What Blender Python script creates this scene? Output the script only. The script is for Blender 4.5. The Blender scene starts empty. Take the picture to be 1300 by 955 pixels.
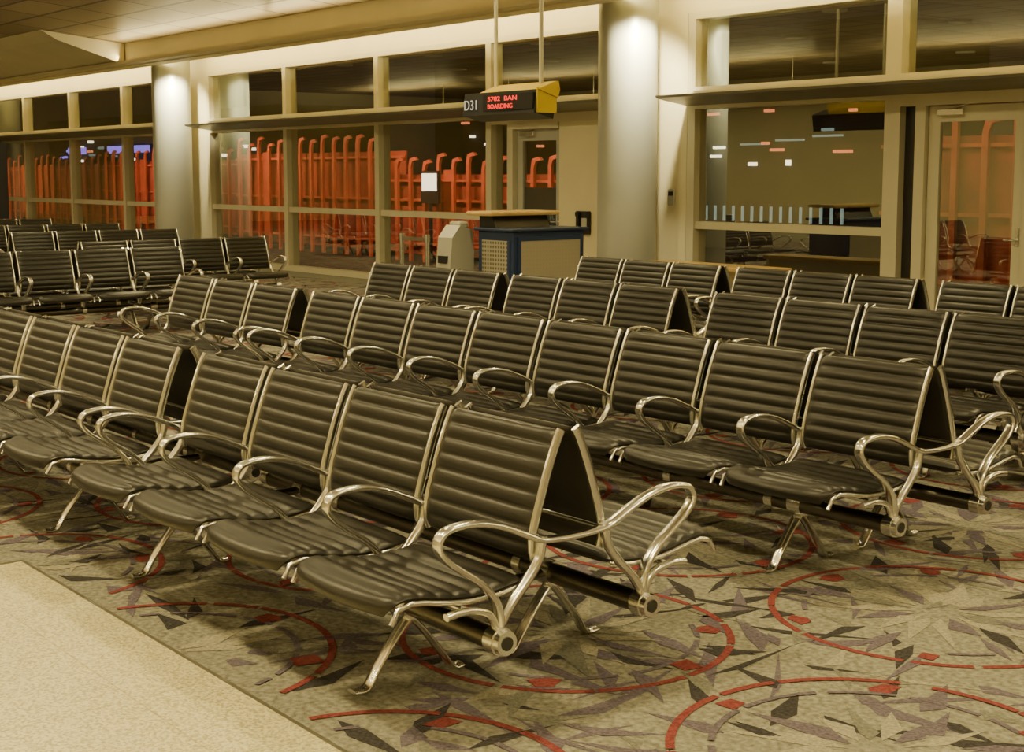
import bpy, math, random
from mathutils import Vector, Matrix
random.seed(7)
S=bpy.context.scene
# ------------------------------------------------------------------ materials
def nmat(name, col, rough=.5, metal=0., noise=None, bump=0., bscale=50., spec=.5, coat=0.):
    m=bpy.data.materials.new(name); m.use_nodes=True
    nt=m.node_tree; b=nt.nodes['Principled BSDF']
    b.inputs['Base Color'].default_value=(*col,1); b.inputs['Roughness'].default_value=rough
    b.inputs['Metallic'].default_value=metal
    b.inputs['Specular IOR Level'].default_value=spec
    b.inputs['Coat Weight'].default_value=coat
    tc=nt.nodes.new('ShaderNodeTexCoord')
    if noise:
        amt,sc=noise
        n=nt.nodes.new('ShaderNodeTexNoise'); n.inputs['Scale'].default_value=sc; n.inputs['Detail'].default_value=5
        nt.links.new(tc.outputs['Object'],n.inputs['Vector'])
        r=nt.nodes.new('ShaderNodeMapRange'); r.inputs[1].default_value=.3; r.inputs[2].default_value=.7
        r.inputs[3].default_value=1-amt; r.inputs[4].default_value=1+amt
        nt.links.new(n.outputs['Fac'],r.inputs[0])
        mx=nt.nodes.new('ShaderNodeVectorMath'); mx.operation='SCALE'; mx.inputs[0].default_value=col
        nt.links.new(r.outputs[0],mx.inputs['Scale']); nt.links.new(mx.outputs[0],b.inputs['Base Color'])
    if bump:
        n2=nt.nodes.new('ShaderNodeTexNoise'); n2.inputs['Scale'].default_value=bscale; n2.inputs['Detail'].default_value=3
        nt.links.new(tc.outputs['Object'],n2.inputs['Vector'])
        bp=nt.nodes.new('ShaderNodeBump'); bp.inputs['Strength'].default_value=bump; bp.inputs['Distance'].default_value=.01
        nt.links.new(n2.outputs['Fac'],bp.inputs['Height']); nt.links.new(bp.outputs[0],b.inputs['Normal'])
    return m
def emat(name,col,st):
    m=bpy.data.materials.new(name); m.use_nodes=True
    b=m.node_tree.nodes['Principled BSDF']; b.inputs['Base Color'].default_value=(*[c*.3 for c in col],1)
    b.inputs['Emission Color'].default_value=(*col,1); b.inputs['Emission Strength'].default_value=st
    return m
LEATHER=nmat('black_leather',(.013,.012,.009),.37,0,None,.08,220,.5)
SHELL=nmat('black_shell',(.024,.022,.017),.45)
ALU=nmat('polished_aluminium',(.78,.78,.74),.22,1,(.06,8))
BEAM=nmat('beam_bronze_metal',(.14,.13,.11),.32,1,(.1,6))
CAP=nmat('dark_cap',(.03,.03,.025),.5)
CREAM=nmat('cream_paint',(.68,.62,.42),.55,0,(.04,1.5))
FRAME=nmat('window_frame_paint',(.60,.56,.41),.4,0,(.04,2))
COLM=nmat('column_metal_paint',(.42,.43,.38),.42,.25,(.04,2))
LEDGE=nmat('ledge_grey',(.2,.19,.15),.4,.4,(.1,3))
CARPET=nmat('carpet_base',(.265,.258,.215),.95,0,(.4,45),.5,300,.1)
CDARK=nmat('carpet_charcoal',(.055,.052,.055),.95,0,(.4,80),.5,300,.1)
CPURP=nmat('carpet_mauve',(.15,.128,.165),.95,0,(.35,80),.5,300,.1)
CRED=nmat('carpet_red',(.23,.058,.06),.95,0,(.35,80),.5,300,.1)
CLIGHT=nmat('carpet_sand',(.35,.33,.26),.95,0,(.3,80),.5,300,.1)
CGREEN=nmat('carpet_olive',(.2,.2,.17),.95,0,(.3,80),.5,300,.1)
WOOD=nmat('maple_top',(.62,.43,.17),.35,0,(.12,7))
BLUE=nmat('blue_laminate',(.02,.04,.11),.4)
DARK=nmat('dark_plastic',(.02,.02,.022),.35)
GREYW=nmat('offwhite_plastic',(.42,.42,.36),.4)
YEL=nmat('sign_yellow',(.7,.52,.03),.4)
ORANGE=nmat('orange_paint',(.62,.17,.10),.55,0,(.25,2))
ORDARK=nmat('dark_red_curtain',(.36,.085,.06),.8,0,(.5,1.2))
ASPH=nmat('asphalt',(.03,.03,.032),.9,0,(.2,2))
NIGHT=nmat('dark_building',(.02,.022,.025),.8)
WHITE_E=emat('lamp_white',(1,.86,.6),4)
RED_E=emat('led_red',(1,.03,.02),2.2)
CYAN_E=emat('tube_cyan',(.5,.7,.62),.5)
PURP_E=emat('neon_violet',(.3,.2,1),2.0)
ORNG_E=emat('neon_orange',(1,.25,.1),1.6)
def perf():
    m=nmat('perforated_metal',(.5,.46,.36),.45,.3)
    nt=m.node_tree; b=nt.nodes['Principled BSDF']; tc=nt.nodes.new('ShaderNodeTexCoord')
    v=nt.nodes.new('ShaderNodeTexVoronoi'); v.inputs['Scale'].default_value=22; v.inputs['Randomness'].default_value=0
    nt.links.new(tc.outputs['Object'],v.inputs['Vector'])
    r=nt.nodes.new('ShaderNodeValToRGB'); r.color_ramp.elements[0].position=.36; r.color_ramp.elements[1].position=.44
    r.color_ramp.elements[0].color=(.15,.14,.10,1); r.color_ramp.elements[1].color=(.42,.39,.31,1)
    ad=nt.nodes.new('ShaderNodeVectorMath'); ad.operation='ADD'; ad.inputs[1].default_value=(.022,.0,.0)
    nt.links.new(tc.outputs['Object'],ad.inputs[0]); nt.links.new(ad.outputs[0],v.inputs['Vector'])
    nt.links.new(v.outputs['Distance'],r.inputs[0]); nt.links.new(r.outputs[0],b.inputs['Base Color']); return m
PERF=perf()
def ceilmat():
    m=nmat('ceiling_metal_panels',(.3,.24,.16),.42,.15)
    nt=m.node_tree; b=nt.nodes['Principled BSDF']; tc=nt.nodes.new('ShaderNodeTexCoord')
    br=nt.nodes.new('ShaderNodeTexBrick'); br.inputs['Scale'].default_value=1; br.offset=0
    br.inputs['Brick Width'].default_value=1.5; br.inputs['Row Height'].default_value=.75; br.inputs['Mortar Size'].default_value=.03
    br.inputs['Color1'].default_value=(.42,.34,.22,1); br.inputs['Color2'].default_value=(.28,.22,.135,1); br.inputs['Mortar'].default_value=(.08,.06,.035,1)
    nt.links.new(tc.outputs['Object'],br.inputs['Vector']); nt.links.new(br.outputs['Color'],b.inputs['Base Color']); return m
CEIL=ceilmat()
def tilemat():
    m=nmat('terrazzo_tile',(.62,.55,.37),.35)
    nt=m.node_tree; b=nt.nodes['Principled BSDF']; tc=nt.nodes.new('ShaderNodeTexCoord')
    v=nt.nodes.new('ShaderNodeTexNoise'); v.inputs['Scale'].default_value=95; v.inputs['Detail'].default_value=4
    nt.links.new(tc.outputs['Object'],v.inputs['Vector'])
    r=nt.nodes.new('ShaderNodeValToRGB'); e=r.color_ramp.elements
    e[0].position=.36; e[0].color=(.42,.37,.20,1); e[1].position=.58; e[1].color=(.76,.70,.45,1)
    nt.links.new(v.outputs['Fac'],r.inputs[0])
    br=nt.nodes.new('ShaderNodeTexBrick'); br.offset=0; br.inputs['Scale'].default_value=1
    br.inputs['Brick Width'].default_value=.6; br.inputs['Row Height'].default_value=.6; br.inputs['Mortar Size'].default_value=.003
    br.inputs['Color1'].default_value=(1,1,1,1); br.inputs['Color2'].default_value=(.97,.97,.97,1); br.inputs['Mortar'].default_value=(.75,.72,.65,1)
    nt.links.new(tc.outputs['Object'],br.inputs['Vector'])
    mx=nt.nodes.new('ShaderNodeMix'); mx.data_type='RGBA'; mx.blend_type='MULTIPLY'; mx.inputs[0].default_value=1
    nt.links.new(r.outputs[0],mx.inputs[6]); nt.links.new(br.outputs['Color'],mx.inputs[7]); nt.links.new(mx.outputs[2],b.inputs['Base Color']); return m
TILE=tilemat()
def glassmat():
    m=bpy.data.materials.new('window_glass'); m.use_nodes=True; nt=m.node_tree; nt.nodes.clear()
    o=nt.nodes.new('ShaderNodeOutputMaterial'); t=nt.nodes.new('ShaderNodeBsdfTransparent'); t.inputs[0].default_value=(.84,.84,.78,1)
    g=nt.nodes.new('ShaderNodeBsdfGlossy'); g.inputs['Roughness'].default_value=.0; g.inputs[0].default_value=(.95,1,.9,1)
    f=nt.nodes.new('ShaderNodeLayerWeight'); f.inputs[0].default_value=.5
    p=nt.nodes.new('ShaderNodeMath'); p.operation='POWER'; p.inputs[1].default_value=2.0
    a=nt.nodes.new('ShaderNodeMath'); a.operation='MULTIPLY_ADD'; a.inputs[1].default_value=.6; a.inputs[2].default_value=.26; a.use_clamp=True
    nt.links.new(f.outputs['Facing'],p.inputs[0]); nt.links.new(p.outputs[0],a.inputs[0])
    mx=nt.nodes.new('ShaderNodeMixShader'); nt.links.new(a.outputs[0],mx.inputs[0]); nt.links.new(t.outputs[0],mx.inputs[1]); nt.links.new(g.outputs[0],mx.inputs[2])
    nt.links.new(mx.outputs[0],o.inputs[0]); return m
GLASS=glassmat()

# ------------------------------------------------------------------ mesh builder
class B:
    def __init__(s): s.v=[];s.f=[];s.m=[];s.sm=[];s.mats=[]
    def mi(s,mat):
        if mat not in s.mats: s.mats.append(mat)
        return s.mats.index(mat)
    def add(s,vs,fs,mat,smooth=False):
        o=len(s.v); s.v+=[tuple(v) for v in vs]; k=s.mi(mat)
        for f in fs: s.f.append([i+o for i in f]); s.m.append(k); s.sm.append(smooth)
    def box(s,x0,x1,y0,y1,z0,z1,mat,bev=0):
        if x0>x1:x0,x1=x1,x0
        if y0>y1:y0,y1=y1,y0
        if bev<=0:
            vs=[(x,y,z) for z in (z0,z1) for y in (y0,y1) for x in (x0,x1)]
            s.add(vs,[(0,2,3,1),(4,5,7,6),(0,1,5,4),(2,6,7,3),(0,4,6,2),(1,3,7,5)],mat)
        else:
            b=min(bev,(x1-x0)/2.01,(y1-y0)/2.01,(z1-z0)/2.01)
            def ring(z,i): return [(x0+i+b,y0+i,z),(x1-i-b,y0+i,z),(x1-i,y0+i+b,z),(x1-i,y1-i-b,z),(x1-i-b,y1-i,z),(x0+i+b,y1-i,z),(x0+i,y1-i-b,z),(x0+i,y0+i+b,z)]
            R=[ring(z0,b*.5),ring(z0+b,0),ring(z1-b,0),ring(z1,b*.5)]
            vs=[p for r in R for p in r]; fs=[tuple(reversed(range(8))),tuple(range(24,32))]
            for k in range(3):
                for i in range(8): fs.append((k*8+i,k*8+(i+1)%8,k*8+8+(i+1)%8,k*8+8+i))
            s.add(vs,fs,mat)
    def prism(s,poly,axis,a,b,mat):
        n=len(poly)
        def P(p,t): return {'x':(t,p[0],p[1]),'y':(p[0],t,p[1]),'z':(p[0],p[1],t)}[axis]
        vs=[P(p,a) for p in poly]+[P(p,b) for p in poly]
        fs=[tuple(range(n)),tuple(reversed(range(n,2*n)))]+[(i,i+n,(i+1)%n+n,(i+1)%n) for i in range(n)]
        s.add(vs,fs,mat)
    def pane(s,x0,x1,z0,z1,y,mat):
        s.add([(x0,y,z0),(x1,y,z0),(x1,y,z1),(x0,y,z1)],[(0,1,2,3)],mat)
    def cyl(s,p0,p1,r0,r1,mat,n=16,cap=True):
        p0=Vector(p0);p1=Vector(p1);d=(p1-p0).normalized()
        a=d.orthogonal().normalized();b=d.cross(a)
        vs=[];
        for p,r in((p0,r0),(p1,r1)):
            for i in range(n):
                t=2*math.pi*i/n; vs.append(p+a*math.cos(t)*r+b*math.sin(t)*r)
        s.add(vs,[(i,(i+1)%n,(i+1)%n+n,i+n) for i in range(n)],mat,True)
        if cap: s.add(vs,[tuple(reversed(range(n))),tuple(range(n,2*n))],mat)
    def sweep(s,path,wx,th,mat,tf,n=10):
        vs=[];N=len(path)
        for i,(y,z) in enumerate(path):
            a=path[max(i-1,0)];b=path[min(i+1,N-1)]
            ty,tz=b[0]-a[0],b[1]-a[1];L=math.hypot(ty,tz) or 1;ny,nz=-tz/L,ty/L
            W=wx[i] if isinstance(wx,list) else wx
            for k in range(n):
                t=2*math.pi*k/n;c,q=math.cos(t),math.sin(t)
                c=math.copysign(abs(c)**.7,c);q=math.copysign(abs(q)**.7,q)
                vs.append(tf(c*W/2,y+ny*q*th/2,z+nz*q*th/2))
        fs=[]
        for i in range(N-1):
            for k in range(n): fs.append((i*n+k,i*n+(k+1)%n,(i+1)*n+(k+1)%n,(i+1)*n+k))
        s.add(vs,fs,mat,True)
        s.add(vs[:n]+vs[-n:],[tuple(range(n)),tuple(reversed(range(n,2*n)))],mat)
    def mesh(s,name):
        me=bpy.data.meshes.new(name); me.from_pydata(s.v,[],s.f)
        for m in s.mats: me.materials.append(m)
        me.polygons.foreach_set('material_index',s.m); me.polygons.foreach_set('use_smooth',s.sm)
        import bmesh
        bm=bmesh.new(); bm.from_mesh(me); bmesh.ops.recalc_face_normals(bm,faces=bm.faces); bm.to_mesh(me); bm.free()
        me.update(); return me
    def obj(s,name,loc=(0,0,0),rz=0,parent=None):
        o=bpy.data.objects.new(name,s.mesh(name)); S.collection.objects.link(o); o.location=loc; o.rotation_euler[2]=rz
        if parent: o.parent=parent
        return o
def crom(pts,k=6):
    out=[];n=len(pts)
    for i in range(n-1):
        p0=pts[max(i-1,0)];p1=pts[i];p2=pts[i+1];p3=pts[min(i+2,n-1)]
        for j in range(k):
            t=j/k
            out.append(tuple(.5*((2*p1[d])+(-p0[d]+p2[d])*t+(2*p0[d]-5*p1[d]+4*p2[d]-p3[d])*t*t+(-p0[d]+3*p1[d]-3*p2[d]+p3[d])*t**3) for d in range(len(p1))))
    out.append(pts[-1]); return out
def resample(p,N):
    L=[0]
    for i in range(1,len(p)): L.append(L[-1]+math.hypot(p[i][0]-p[i-1][0],p[i][1]-p[i-1][1]))
    out=[];j=0
    for k in range(N):
        t=L[-1]*k/(N-1)
        while j<len(p)-2 and L[j+1]<t: j+=1
        f=(t-L[j])/(L[j+1]-L[j]+1e-12); out.append((p[j][0]+f*(p[j+1][0]-p[j][0]),p[j][1]+f*(p[j+1][1]-p[j][1])))
    return out
# ------------------------------------------------------------------ seating
PITCH=.625; W=.565
SEATP=crom([(-.18,.425),(-.28,.410),(-.38,.408),(-.48,.42),(-.57,.438),(-.63,.440),(-.665,.42),(-.675,.39)])
BACKP=crom([(-.135,.475),(-.147,.52),(-.14,.58),(-.116,.66),(-.083,.76),(-.046,.85),(-.030,.880)])
def cushion(b,prof,w,T,ribs,amp,xc,sgn,tf0,bow=0,cornerS=0,m=LEATHER):
    N=ribs*8+1; p=resample(prof,N); M=15
    us=[math.sin(math.pi/2*(2*j/(M-1)-1)) for j in range(M)]
    top=[];bot=[]
    for i,(y,z) in enumerate(p):
        a=p[max(i-1,0)];c=p[min(i+1,N-1)];ty,tz=c[0]-a[0],c[1]-a[1];L=math.hypot(ty,tz);ny,nz=-tz/L*sgn,ty/L*sgn
        s=i/(N-1); end=max(0,1-abs(2*s-1)**24)**.5; rib=abs(math.sin(math.pi*ribs*s))**.6
        hw=w/2*(1-cornerS*max(0,(s-.82)/.18)**2.2)
        for u in us:
            e=max(0,1-abs(u)**7)**.5
            yy=y-bow*(1-u*u)*s
            h=T/2*e*end-amp*(1-rib)*e*end
            g=T/2*e*end
            top.append(tf0(xc+hw*u,yy+ny*h,z+nz*h)); bot.append(tf0(xc+hw*u,yy-ny*g,z-nz*g))
    fs=[(i*M+j,i*M+j+1,(i+1)*M+j+1,(i+1)*M+j) for i in range(N-1) for j in range(M-1)]
    b.add(top,fs,m,True); b.add(bot,fs,SHELL,True)
BY,BZ=-.305,.262
ARM=crom([(BY,BZ+.01),(-.300,.33),(-.318,.39),(-.37,.45),(-.44,.50),(-.50,.545),(-.53,.59),(-.51,.628),(-.45,.641),(-.38,.638),(-.30,.618),(-.21,.58),(-.14,.55),(-.06,.542),(0,.541)],5)
ARMW=[.046 if i<12 else .044 for i in range(len(ARM))]
_cache={}
def seat_mesh(n,sides=(0,1)):
    key=(n,sides)
    if key in _cache: return _cache[key]
    b=B(); Lx=n*PITCH
    for side in sides:
        f=-1 if side else 1
        tf=lambda x,y,z: (x,f*y,z)
        for k in range(n):
            xc=-(k+.5)*PITCH
            cushion(b,SEATP,W,.046,8,.010,xc,-1,tf,.03,.14)
            cushion(b,BACKP,W,.034,8,.010,xc,1,tf,0,.05)
            for sx in (-1,1):
                xs=xc+sx*(W/2+.001)
                tg=lambda dx,y,z,xs=xs: (xs+dx,f*y,z)
                b.sweep(resample(BACKP,14),.016,.034,ALU,tg,8)
                b.sweep(resample([(q[0],q[1]-.016) for q in SEATP],12),.014,.018,ALU,tg,8)
            b.cyl(tf(xc-W/2-.03,-.42,.376),tf(xc+W/2+.03,-.42,.376),.011,.011,ALU,8)
            b.cyl(tf(xc-W/2-.03,-.12,.55),tf(xc+W/2+.03,-.12,.55),.009,.009,ALU,8)
        for k in range(n+1):
            x=-k*PITCH
            tg=lambda dx,y,z,x=x: (x+dx,f*y,z)
            b.sweep(ARM,ARMW,.021,ALU,tg,10)
            b.sweep(crom([(-.50,.370),(-.42,.376),(-.34,.35),(BY,BZ+.02)],4),.028,.024,ALU,tg,8)
            b.sweep(crom([(BY,BZ+.03),(-.26,.36),(-.195,.425),(-.145,.49),(-.13,.56)],4),.034,.028,ALU,tg,8)
            b.cyl((x-.022,f*BY,BZ),(x+.022,f*BY,BZ),.045,.045,ALU,18)
        b.cyl((.04,f*BY,BZ),(-Lx-.04,f*BY,BZ),.036,.036,BEAM,20)
        for e in (.04,-Lx-.04):
            d=1 if e>0 else -1
            b.cyl((e-d*.02,f*BY,BZ),(e+d*.006,f*BY,BZ),.041,.038,ALU,18)
            b.cyl((e+d*.006,f*BY,BZ),(e+d*.009,f*BY,BZ),.022,.022,CAP,14)
        legs=[-.48,-Lx+.3]
        if n>=6: legs.insert(1,-Lx/2)
        for x in legs:
            tg=lambda dx,y,z,x=x: (x+dx,f*y,z)
            wl=.05
            b.sweep(crom([(BY+.01,BZ-.03),(-.355,.17),(-.43,.075),(-.475,.010),(-.53,.008)],5),wl,.018,ALU,tg,8)
            b.sweep(crom([(BY-.01,BZ-.03),(-.255,.17),(-.18,.075),(-.13,.010),(-.09,.008)],5),wl,.018,ALU,tg,8)
            b.cyl((x-.035,f*BY,BZ),(x+.035,f*BY,BZ),.046,.046,ALU,18)
    for x in [-.48,-Lx+.3]:
        b.cyl((x,BY,BZ),(x,-BY,BZ),.018,.018,BEAM,12)
    me=b.mesh('tandem_seating'); _cache[key]=me; return me
def seats(n,x,y,rz=0):
    o=bpy.data.objects.new('airport_tandem_seating',seat_mesh(n)); S.collection.objects.link(o)
    o.location=(x,y,0.003); o.rotation_euler[2]=rz
Y1,Y2,Y3,Y4=2.90,5.03,7.12,9.2
seats(4,-3.32,Y1); seats(6,-6.02,Y1)
seats(8,-3.45,Y2); seats(3,-8.64,Y2)
seats(4,-4.18,Y3); seats(4,-1.5,Y3); seats(3,-7.0,Y3); seats(3,-9.02,Y3)
seats(3,-8.54,Y4); seats(3,-6.5,Y4); seats(3,-4.45,Y4); seats(3,-2.4,Y4)
R=math.radians(90)
def pseats(n,x,ytop): seats(n,x,ytop,R)
pseats(6,-14.7,7.0); pseats(4,-16.4,9.0)
pseats(4,-19.6,9.3); pseats(4,-19.6,6.4); pseats(4,-22.4,9.6); pseats(4,-22.4,6.9); pseats(4,-25.4,9.6)

# ------------------------------------------------------------------ floor
XL,XR,YB,YW=-46,8,-9,12.6
b=B(); b.box(XL,XR,YB,YW+.2,-.1,0,CARPET); b.obj('floor')
b=B(); b.box(-6.06,XR,YB,2.1,0,.004,TILE); b.box(-6.085,XR,2.1,2.115,0,.005,LEDGE); b.box(-6.085,-6.06,YB,2.1,0,.005,LEDGE); b.obj('floor_tile')
b=B()
zc=[0]
def poly(pts,mat,lift=0):
    for (x,y) in pts:
        if y>12.4 or (y<2.12 and x>-6.08): return
    zc[0]+=1
    z=.0006+(zc[0]%170)*1e-5+lift
    b.add([(x,y,z) for x,y in pts],[tuple(range(len(pts)))],mat)
def arc(cx,cy,r,w,a0,a1,mat):
    n=max(2,int((a1-a0)/.12))
    for i in range(n):
        t0=a0+(a1-a0)*i/n;t1=a0+(a1-a0)*(i+1)/n
        poly([(cx+r*math.cos(t0),cy+r*math.sin(t0)),(cx+(r+w)*math.cos(t0),cy+(r+w)*math.sin(t0)),(cx+(r+w)*math.cos(t1),cy+(r+w)*math.sin(t1)),(cx+r*math.cos(t1),cy+r*math.sin(t1))],mat,.0018)
def shard(cx,cy,a,r0,r1,w,mat,skew=0):
    ca,sa=math.cos(a),math.sin(a)
    def P(r,t): return (cx+ca*r-sa*t,cy+sa*r+ca*t)
    rm=r0+(r1-r0)*random.uniform(.2,.5)
    poly([P(r0,0),P(rm,-w),P(r1,skew),P(rm,w*.35)],mat)
def blob(x,y,s,mat):
    n=random.choice([4,5]); a0=random.uniform(0,6.28)
    poly([(x+s*random.uniform(.5,1.1)*math.cos(a0+i*6.283/n),y+s*random.uniform(.5,1.1)*math.sin(a0+i*6.283/n)) for i in range(n)],mat,.0018)
G=1.4
def medallion(cx,cy,R0):
    ph=random.uniform(0,6.28)
    for i in range(16):
        a=ph+i*math.pi/8
        mt=[CGREEN,CPURP,CLIGHT,CPURP][(i//2)%4] if i%2 else CLIGHT
        shard(cx,cy,a,.15*R0,R0*random.uniform(.5,.85),random.uniform(.04,.08)*R0*1.6,mt)
    for i in range(20):
        a=ph+i*math.pi/10+random.uniform(-.2,.2)
        r0=R0*random.uniform(.35,.95)
        shard(cx,cy,a+random.choice([0,0,.4]),r0,r0+R0*random.uniform(.25,.6),random.uniform(.025,.065),random.choice([CDARK,CDARK,CDARK,CPURP,CPURP,CPURP,CGREEN]),random.uniform(-.1,.1))
    t=ph
    while t<ph+6.0:
        d=random.uniform(.3,.8)
        arc(cx,cy,R0,.028,t,min(t+d,ph+6.26),CRED)
        t+=d+random.uniform(.015,.05)
    t=ph; 
    while t<ph+6.0:
        d=random.uniform(.25,.6)
        if random.random()<.65: arc(cx,cy,R0*.8,.022,t,t+d,CPURP)
        t+=d+.08
    for i in range(6):
        a=ph+i*1.047+random.uniform(-.2,.2); rr=R0*.9; blob(cx+rr*math.cos(a),cy+rr*math.sin(a),.07,CRED)
nx=int(34/G)
for i in range(-nx,3):
    for j in range(-4,9):
        cx=i*G+(.5*G if j%2 else 0)+.35; cy=j*G*.92+.75
        if cy<-2 : continue
        for q in range(42):
            x=cx+random.uniform(-.9,.9);y=cy+random.uniform(-.8,.8);a=random.choice([0,.5,1.0,2.1,2.6,1.57])+random.uniform(-.15,.15)
            L=random.uniform(.12,.5);w=random.uniform(.02,.065)
            shard(x,y,a,0,L,w,random.choice([CDARK,CDARK,CPURP,CPURP,CPURP,CPURP,CGREEN,CGREEN,CLIGHT]),random.uniform(-.08,.08))
        medallion(cx,cy,random.uniform(.56,.62))
b.obj('floor_carpet_pattern')

# ------------------------------------------------------------------ window wall
YG=YW
def strip(bb,x0,x1,z0,z1,mat=FRAME,d0=-.10,d1=.12): bb.box(x0,x1,YG+d0,YG+d1,z0,z1,mat)
b=B(); b.box(XL,XR,YG-.04,YG+.25,3.6,5.4,CREAM); b.obj('wall_back')
ZT,ZL,ZB=3.52,2.56,1.07
wn=[0]
def window(x0,x1,left=True):
    wn[0]+=1; bb=B(); w=.06
    if left: strip(bb,x0-w,x0+w,0,3.598)
    strip(bb,x1-w,x1+w,0,3.598)
    x0+=w;x1-=w
    strip(bb,x0,x1,ZT,3.598); strip(bb,x0,x1,ZL-.1,ZL+.16)
    strip(bb,x0,x1,ZB-.045,ZB+.045,FRAME,-.07,.08); strip(bb,x0,x1,0,.09)
    for z0,z1 in ((.09,ZB-.045),(ZB+.045,ZL-.1),(ZL+.16,ZT)):
        bb.pane(x0,x1,z0,z1,YG,GLASS)
    bb.obj('window_%d'%wn[0])
for i in range(5,-1,-1): window(-25.95-2.9*(i+1),-25.95-2.9*i,i==5)
for i,x in enumerate((-24.9,-22.0,-19.1)): window(x,x+2.9,i==0)
window(-12.2,-9.32)
for i,x in enumerate((-6.3,-3.4,-.5,2.4,5.1)): window(x,x+(2.9 if i<4 else 2.8) if i!=3 else x+2.7,False)
b=B()
b.box(-25.884,-24.966,YG-.06,YG+.2,0,3.598,CREAM); b.obj('wall_back_pier')
b=B()
strip(b,-16.135,-13.5,ZT,3.598);strip(b,-16.135,-13.5,ZL-.18,ZL+.16);strip(b,-13.5,-13.4,0,3.598)
b.pane(-16.13,-13.5,ZL+.16,ZT,YG,GLASS)
b.obj('window_%d'%(wn[0]+1))
b=B()
b.box(-14.62,-13.5,YG-.12,YG+.15,0,ZL-.18,CREAM); b.box(-13.4,-12.266,YG-.1,YG+.2,0,3.598,CREAM)
b.box(-15.72,-15.6,YG-.14,YG+.12,0,ZL-.18,FRAME); b.box(-15.6,-14.62,YG-.14,YG+.12,2.3,ZL-.18,FRAME)
b.obj('wall_back_panel')
b=B(); b.pane(-16.13,-15.72,0.1,ZL-.18,YG,GLASS); b.box(-16.13,-15.72,YG-.08,YG+.08,0,.1,FRAME); b.obj('window_%d'%(wn[0]+2))
def door(name,x0,x1,top,fr,glass=GLASS,handle=1,blue=False):
    bb=B(); s=.13; y0,y1=YG-.06,YG-.01
    bb.box(x0,x0+s,y0,y1,.01,top,fr);bb.box(x1-s,x1,y0,y1,.01,top,fr)
    bb.box(x0+s,x1-s,y0,y1,top-.16,top,fr);bb.box(x0+s,x1-s,y0,y1,.01,.28,fr)
    bb.pane(x0+s,x1-s,.28,top-.16,YG-.035,glass)
    if blue: bb.box(x0+s,x1-s,YG-.03,YG-.02,.28,1.5,BLUE)
    hx=x1-.07 if handle>0 else x0+.07
    bb.box(hx-.025,hx+.025,y0-.012,y0,.98,1.16,ALU,.004)
    bb.cyl((hx,y0-.01,1.04),(hx,y0-.06,1.04),.012,.012,ALU,10); bb.cyl((hx,y0-.055,1.04),(hx-handle*.11,y0-.055,1.04),.01,.01,ALU,10)
    bb.box(x0+.12,x0+.42,y0-.06,y0,top-.1,top-.03,ALU,.008)
    bb.cyl((x0+.3,y0-.03,top-.03),(x0+.55,y0-.05,top+.03),.008,.008,ALU,8)
    bb.obj(name)
door('door_1',-15.6,-14.62,2.3,GREYW,blue=True)
b=B()
for x0,x1 in ((-9.255,-9.17),(-8.98,-8.86),(-7.72,-7.6),(-6.46,-6.235)): strip(b,x0,x1,0,3.598 if x0 in(-9.255,-6.46) else 2.38,FRAME,-.12,.12)
b.box(-9.17,-8.98,YG-.02,YG+.02,0,2.38,DARK)
strip(b,-9.17,-6.46,ZT,3.598);strip(b,-9.17,-6.46,2.38,ZL+.16,FRAME,-.12,.12)
b.pane(-9.17,-6.46,ZL+.16,ZT,YG,GLASS)
b.obj('trim_1')
door('door_2',-8.85,-7.73,2.37,FRAME)
door('door_3',-7.59,-6.47,2.37,FRAME,handle=-1)
def ledge(x0,x1):
    bb=B(); y=YG-.125
    bb.prism([(y,2.50),(y-.35,2.545),(y-.52,2.575),(y-.53,2.605),(y-.35,2.62),(y,2.62)],'x',x0,x1,LEDGE)
    bb.prism([(y,2.62),(y-.2,2.62),(y-.2,2.66),(y,2.66)],'x',x0+.3,x1-.3,FRAME)
    bb.obj('ledge_shelf')
ledge(XL+1,-25.9); ledge(-24.75,-13.3); ledge(-12.25,7)
b=B(); b.prism([(11.2,3.68),(11.3,3.68),(11.3,4.12),(11.2,4.12)],'x',XL,XR,CREAM)
b.prism([(11.3,3.70),(11.62,3.70),(11.62,3.75),(11.3,3.75)],'x',XL,XR,CREAM); b.obj('trim_cove_fascia')
b=B()
b.prism([(11.25,4.12),(YG+.2,4.42),(YG+.2,4.5),(11.2,4.3)],'x',XL,XR,CREAM); b.obj('ceiling_soffit')
b=B()
prof=[(11.25,4.10),(8.5,4.38),(5.5,4.58),(2,4.66),(YB,4.66)]
top=[(y,z+.15) for y,z in reversed(prof)]
b.prism(prof+top,'x',XL,XR,CEIL); b.obj('ceiling')
b=B()
b.prism([(11.18,3.72),(11.18,4.10),(9.6,4.26),(9.9,4.10)],'x',XL,-25.6,CREAM)
b.obj('ceiling_bulkhead')
b=B(); b.box(XL,XR,YB-.1,YB,0,4.8,CREAM); b.obj('wall_front')
b=B(); b.box(XL-.1,XL,YB,YW+.2,0,4.8,CREAM); b.obj('wall_left')
b=B(); b.box(XR,XR+.1,YB,YW+.2,0,4.8,CREAM); b.obj('wall_right')
def column(x,y=11.98):
    bb=B(); bb.cyl((0,0,0),(0,0,4.02),.36,.36,COLM,56,False); bb.cyl((0,0,3.86),(0,0,4.02),.37,.43,COLM,56,False); bb.cyl((0,0,4.02),(0,0,4.2),.43,.43,COLM,56)
    bb.cyl((0,0,0),(0,0,.15),.372,.372,LEDGE,56)
    bb.obj('column',(x,y,0))
column(-25.35); column(-12.76); column(-.35); column(-37.9)

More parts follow.
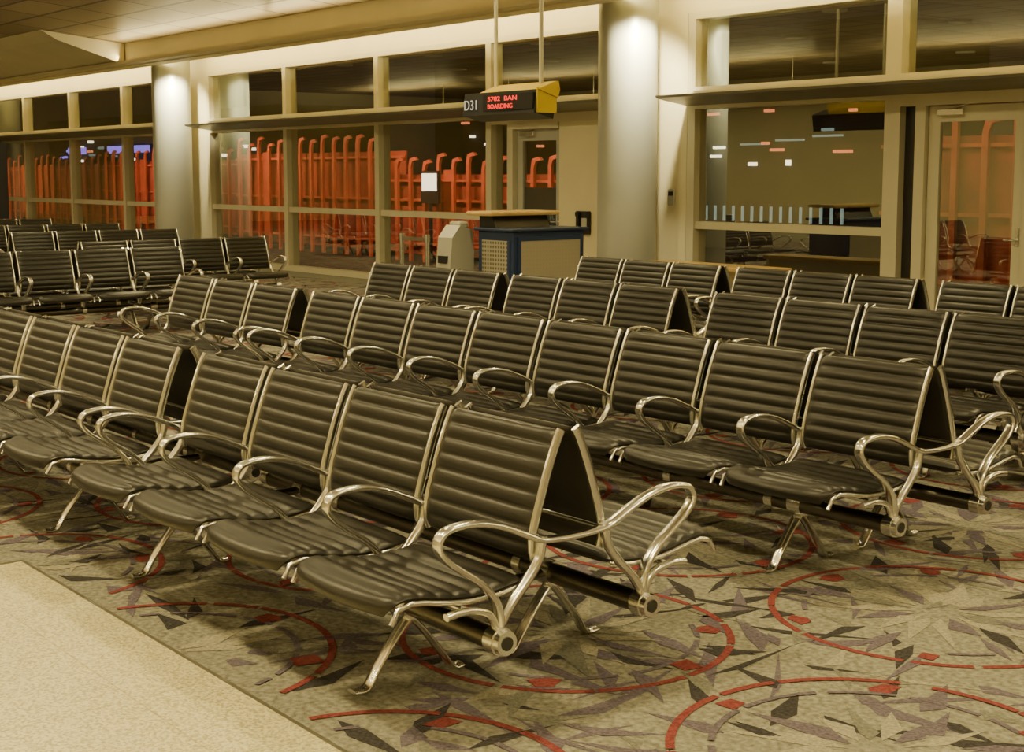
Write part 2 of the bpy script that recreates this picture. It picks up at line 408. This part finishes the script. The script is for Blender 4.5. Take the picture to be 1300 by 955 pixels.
# ------------------------------------------------------------------ furniture & fittings
b=B()
b.box(-.3,.3,0,1.0,.08,1.08,BLUE,.01); b.box(-.27,.27,.03,.97,0,.08,DARK)
b.box(.3,.315,.1,.93,.2,.98,PERF); 
for y0,y1,z0,z1 in((.06,.1,.16,1.02),(.93,.97,.16,1.02),(.1,.93,.98,1.02),(.1,.93,.16,.2)): b.box(.3,.322,y0,y1,z0,z1,BLUE)
for x0,x1,z0,z1 in((-.26,-.22,.2,.98),(.22,.26,.2,.98)): b.box(x0,x1,-.012,0,z0,z1,BLUE)
b.box(-.22,.22,-.01,0,.2,.98,PERF)
b.box(-.34,.34,-.04,1.04,1.08,1.11,BLUE,.01)
b.prism([(-.3,1.11),(-.02,1.11),(-.08,1.24),(-.3,1.24)],'y',.02,.78,DARK)
b.box(-.42,.02,-.08,.9,1.24,1.285,WOOD,.015)
b.obj('gate_podium',(-12.0,9.35,-.0))
b=B()
b.box(-.1,.1,-.14,.14,0,.05,GREYW,.01); b.box(-.045,.045,-.06,.06,.05,.62,GREYW,.01)
b.prism([(-.17,.58),(.10,.52),(.17,.66),(.15,1.08),(-.02,1.13),(-.13,1.0)],'x',-.13,.13,GREYW); b.box(-.08,.08,-.175,-.14,.72,.8,DARK)
b.box(-.09,.09,-.02,.13,1.1,1.17,GREYW,.02)
b.obj('boarding_pass_reader',(-12.55,9.22,0))
for sx,sy in((-15.4,11.0),(-14.8,11.0)):
    b=B(); b.cyl((0,0,0),(0,0,.03),.17,.15,ALU,24); b.cyl((0,0,.03),(0,0,.8),.032,.032,ALU,16); b.cyl((0,0,.78),(0,0,.88),.042,.042,ALU,16)
    if sx<-15: b.box(.03,.56,-.003,.003,.79,.84,LEDGE)
    b.obj('queue_stanchion',(sx-.8,sy,0))
b=B(); b.box(-.13,.13,-.05,0,1.25,1.55,DARK,.01); b.cyl((-.06,-.07,1.32),(-.06,-.07,1.52),.022,.022,DARK,10); b.box(-.09,-.03,-.1,-.05,1.48,1.54,DARK,.01);b.box(-.09,-.03,-.1,-.05,1.29,1.35,DARK,.01)
b.box(.0,.1,-.056,-.05,1.32,1.46,GREYW)
b.sweep(crom([(-.08,1.28),(-.1,1.1),(-.09,.98),(-.06,1.0),(-.05,1.22)],6),.012,.012,DARK,lambda x,y,z:(x-.06,y,z),6)
b.obj('wall_phone',(-14.1,YG-.12,-.35))
b=B(); b.box(-.06,.06,-.03,0,1.3,1.5,GREYW,.008); b.box(-.04,.04,-.034,-.03,1.42,1.47,DARK); b.obj('card_reader',(-12.5,YG-.1,0))
b=B(); b.box(0,1.9,-.22,.22,.64,.69,WOOD,.012); b.box(.05,.09,-.2,.2,0,.64,CREAM); b.box(1.81,1.85,-.2,.2,0,.64,CREAM); b.box(.09,1.81,.12,.16,.25,.64,CREAM); b.box(.09,1.81,-.2,.12,.28,.31,CREAM)
b.obj('low_counter',(-11.85,11.55,0))
e=bpy.data.objects.new('hanging_gate_sign',None); S.collection.objects.link(e); e.location=(-12.08,9.65,-.04)
b=B()
b.prism([(-.16,2.36),(.1,2.30),(.14,2.52),(-.13,2.60)],'x',-.68,.56,DARK)
b.prism([(-.135,2.60),(.13,2.52),(.16,2.60),(.14,2.69),(.10,2.69)],'x',-.40,.60,YEL)
b.box(.56,.58,-.13,.13,2.36,2.62,YEL)
for x in(-.35,.42): b.cyl((x,.05,2.6),(x,.05,4.30),.022,.022,FRAME,12)
b.box(-.30,.54,-.168,-.10,2.40,2.57,DARK)
b.obj('sign_body',parent=e)
def text(t,size,loc,mat,parent,rx=90,rz=0,sx=1):
    c=bpy.data.curves.new('lettering','FONT'); c.body=t; c.size=size; c.extrude=.002
    o=bpy.data.objects.new('lettering',c); S.collection.objects.link(o); c.materials.append(mat)
    o.location=loc; o.rotation_euler=(math.radians(rx),0,math.radians(rz)); o.scale=(sx,1,1); o.parent=parent
SW=emat('sign_white',(1,.95,.8),.45)
text('D31',.15,(-.65,-.168,2.42),SW,e,90); text('5702  BAN',.07,(-.22,-.172,2.50),RED_E,e,90,0,1.6); text('BOARDING',.07,(-.22,-.172,2.42),RED_E,e,90,0,1.2)
b=B(); b.box(-.04,.04,-.5,.5,.7,2.4,DARK,.01); b.cyl((0,-.4,0),(0,-.4,.7),.03,.03,ALU,12); b.cyl((0,.4,0),(0,.4,.7),.03,.03,ALU,12); b.box(-.2,.2,-.5,-.3,0,.03,ALU);b.box(-.2,.2,.3,.5,0,.03,ALU); b.box(.04,.045,-.44,.44,.8,2.3,DARK)
b.obj('information_display',(-31.9,10.6,0))

# ------------------------------------------------------------------ outside
b=B(); b.box(-140,60,YG+.25,120,-.3,-.12,ASPH); b.obj('ground_apron')
def fence(x0,x1,y,h,step=.5):
    bb=B(); x=x0;i=0
    bb.box(x0-.2,x1+.2,y+.1,y+.14,.15,h-.3,ORDARK)
    while x<x1:
        hh=h+random.uniform(-.12,.1); wd=.045
        bb.box(x-wd,x+wd,y-.06,y,0,hh-.15,ORANGE)
        bb.prism([(x-wd,hh-.15),(x+wd,hh-.15),(x+wd+.05,hh-.03),(x+wd+.22,hh),(x+.18,hh+.06),(x,hh+.02)],'y',y-.06,y,ORANGE)
        if random.random()<.25: bb.box(x+.1,x+step-.1,y+.02,y+.06,.3,h*.9,ORANGE)
        x+=step;i+=1
    for z in (.35,1.25,h-.45): bb.box(x0-.3,x1+.3,y,y+.05,z,z+.05,ORANGE)
    bb.obj('orange_barrier_fence',(0,0,-.12))
fence(-62,-46,20,2.4,.6); fence(-44,-34,18.5,2.5,.6); fence(-32.5,-25.5,17.2,2.6); fence(-25,-19,16.9,2.1); fence(-11.9,-9.4,16.2,2.6,.45)
b=B(); b.box(-90,-60,34,40,-.12,5,NIGHT); b.box(-56,-30,40,46,-.12,7,NIGHT); b.box(-26,20,44,50,-.12,6,NIGHT)
for i in range(3):
    b.box(-36.4+i*1.7,-35.1+i*1.7,39.9,39.98,2.75+.12*i,2.82+.12*i,CYAN_E)
b.box(-34.2,-34.0,39.9,39.98,2.0,2.2,WHITE_E); b.box(-36.0,-35.6,39.9,39.98,2.0,2.12,WHITE_E); b.box(-38.5,-37.5,39.9,39.98,3.9,4.0,ORNG_E)
for i in range(46):
    x=random.uniform(-88,-61);z=random.uniform(1.6,4.6); b.box(x,x+random.uniform(.15,.6),33.8,33.98,z,z+.14,random.choice([WHITE_E,WHITE_E,ORNG_E,PURP_E,CYAN_E]))
for x in (-86,-80,-77,-70): b.box(x,x+2.2,33.7,33.98,2.9,3.3,PURP_E)
for i in range(24):
    x=random.uniform(-55,-31);z=random.uniform(2.2,4.2); b.box(x,x+random.uniform(.2,.8),39.8,39.98,z,z+.1,random.choice([WHITE_E,ORNG_E,CYAN_E]))
b.obj('distant_terminal_building')
b=B()
b.box(-25.2,-20.4,26,26.05,-.12,.55,NIGHT)
for i in range(15): b.box(-24.8+i*.3,-24.75+i*.3,25.95,26.0,.55,.92,CYAN_E)
b.box(-25.2,-20.4,25.96,26.04,.92,.97,NIGHT); b.obj('illuminated_barrier')
b=B(); b.box(-23.75,-23.15,16.6,16.66,1.1,1.75,NIGHT); b.box(-23.7,-23.2,16.59,16.6,1.35,1.7,WHITE_E); b.cyl((-23.45,16.63,-.12),(-23.45,16.63,1.1),.04,.04,NIGHT,10); b.obj('screen_reflection_panel')  # glowing panel on a post, added to imitate a white screen's reflection

# ------------------------------------------------------------------ lights
def area(name,loc,rot,sx,sy,p,col,parent=None):
    l=bpy.data.lights.new(name,'AREA'); l.shape='RECTANGLE'; l.size=sx; l.size_y=sy; l.energy=p; l.color=col
    o=bpy.data.objects.new(name,l); S.collection.objects.link(o); o.location=loc; o.rotation_euler=[math.radians(a) for a in rot]
    return o
WARM=(1,.80,.365)
x=-44
tr=B()
while x<7:
    area('cove_light',(x+3,11.46,3.80),(122,0,0),5.8,.14,150,WARM)
    area('added_ceiling_fill',(x+3,11.06,3.82),(-110,0,0),5.8,.08,50,WARM); x+=6  # strip lamp along the fascia, added to brighten the ceiling
tr.prism([(11.2,3.70),(10.98,3.70),(10.98,3.76),(11.2,3.76)],'x',XL,XR,CREAM); tr.obj('trim_added_fill_tray')  # tray added to carry the ceiling fill strips
# unseen pendant uplights, added to brighten the ceiling reflected in the windows
for i in range(6):
    X=-41+i*7.5
    pb=B(); pb.prism([(-.12,0),(.12,0),(.16,.1),(-.16,.1)],'x',-2.6,2.6,FRAME)
    for dx in(-2,2): pb.cyl((dx,0,.1),(dx,0,.97),.01,.01,FRAME,8)
    pb.obj('added_pendant_fixture',(X,-3.0,3.7))
    area('added_pendant_fill',(X,-3.0,3.82),(180,0,0),5.0,.2,170,WARM)
fx=B()
def ceilz(y):
    for (a,za),(c,zd) in zip(prof,prof[1:]):
        if c<=y<=a: return za+(zd-za)*(a-y)/(a-c)
    return 4.66
for y in (-5.5,.8,4.6,8.3):
    for i in range(10):
        X=-33+i*4.1; z=ceilz(y)
        fx.cyl((X,y,z+.02),(X,y,z-.04),.24,.22,FRAME,24)
        l=bpy.data.lights.new('downlight','AREA'); l.shape='DISK'; l.size=.4; l.energy=(115 if X>-20 else 75)*(1.2 if y<2 else .65); l.color=WARM; l.spread=math.radians(160)
        o=bpy.data.objects.new('downlight',l); S.collection.objects.link(o); o.location=(X,y,z-.05)
fx.obj('ceiling_downlight_housings')
for cx in (-25.35,-12.76,-.35):
    l=bpy.data.lights.new('column_accent_light','SPOT'); l.energy=560; l.color=(1,.86,.5); l.spot_size=math.radians(100); l.spot_blend=.8; l.shadow_soft_size=.06
    o=bpy.data.objects.new('column_accent_light',l); S.collection.objects.link(o); o.location=(cx+.76,11.66,3.45)
    d=Vector((cx,12,2.7))-o.location; o.rotation_euler=d.to_track_quat('-Z','Y').to_euler()
for X,yy,p in ((-56,16,320),(-40,15,320),(-31,14.6,200),(-24,14.6,180),(-20,14.6,150),(-11.2,14,36)):
    area('apron_lamp',(X,yy,3.6),(60,0,0),1.5,.3,p,(1,.46,.24))
w=bpy.data.worlds.new('night'); S.world=w; w.use_nodes=True
w.node_tree.nodes['Background'].inputs[0].default_value=(.035,.022,.016,1); w.node_tree.nodes['Background'].inputs[1].default_value=.6
# ------------------------------------------------------------------ camera
c=bpy.data.cameras.new('camera'); c.sensor_width=36; c.lens=50; c.shift_y=-.035; c.clip_end=400
o=bpy.data.objects.new('camera',c); S.collection.objects.link(o); o.location=(0,0,1.68); o.rotation_euler=(math.radians(90-6.65),0,math.radians(51.4)); S.camera=o
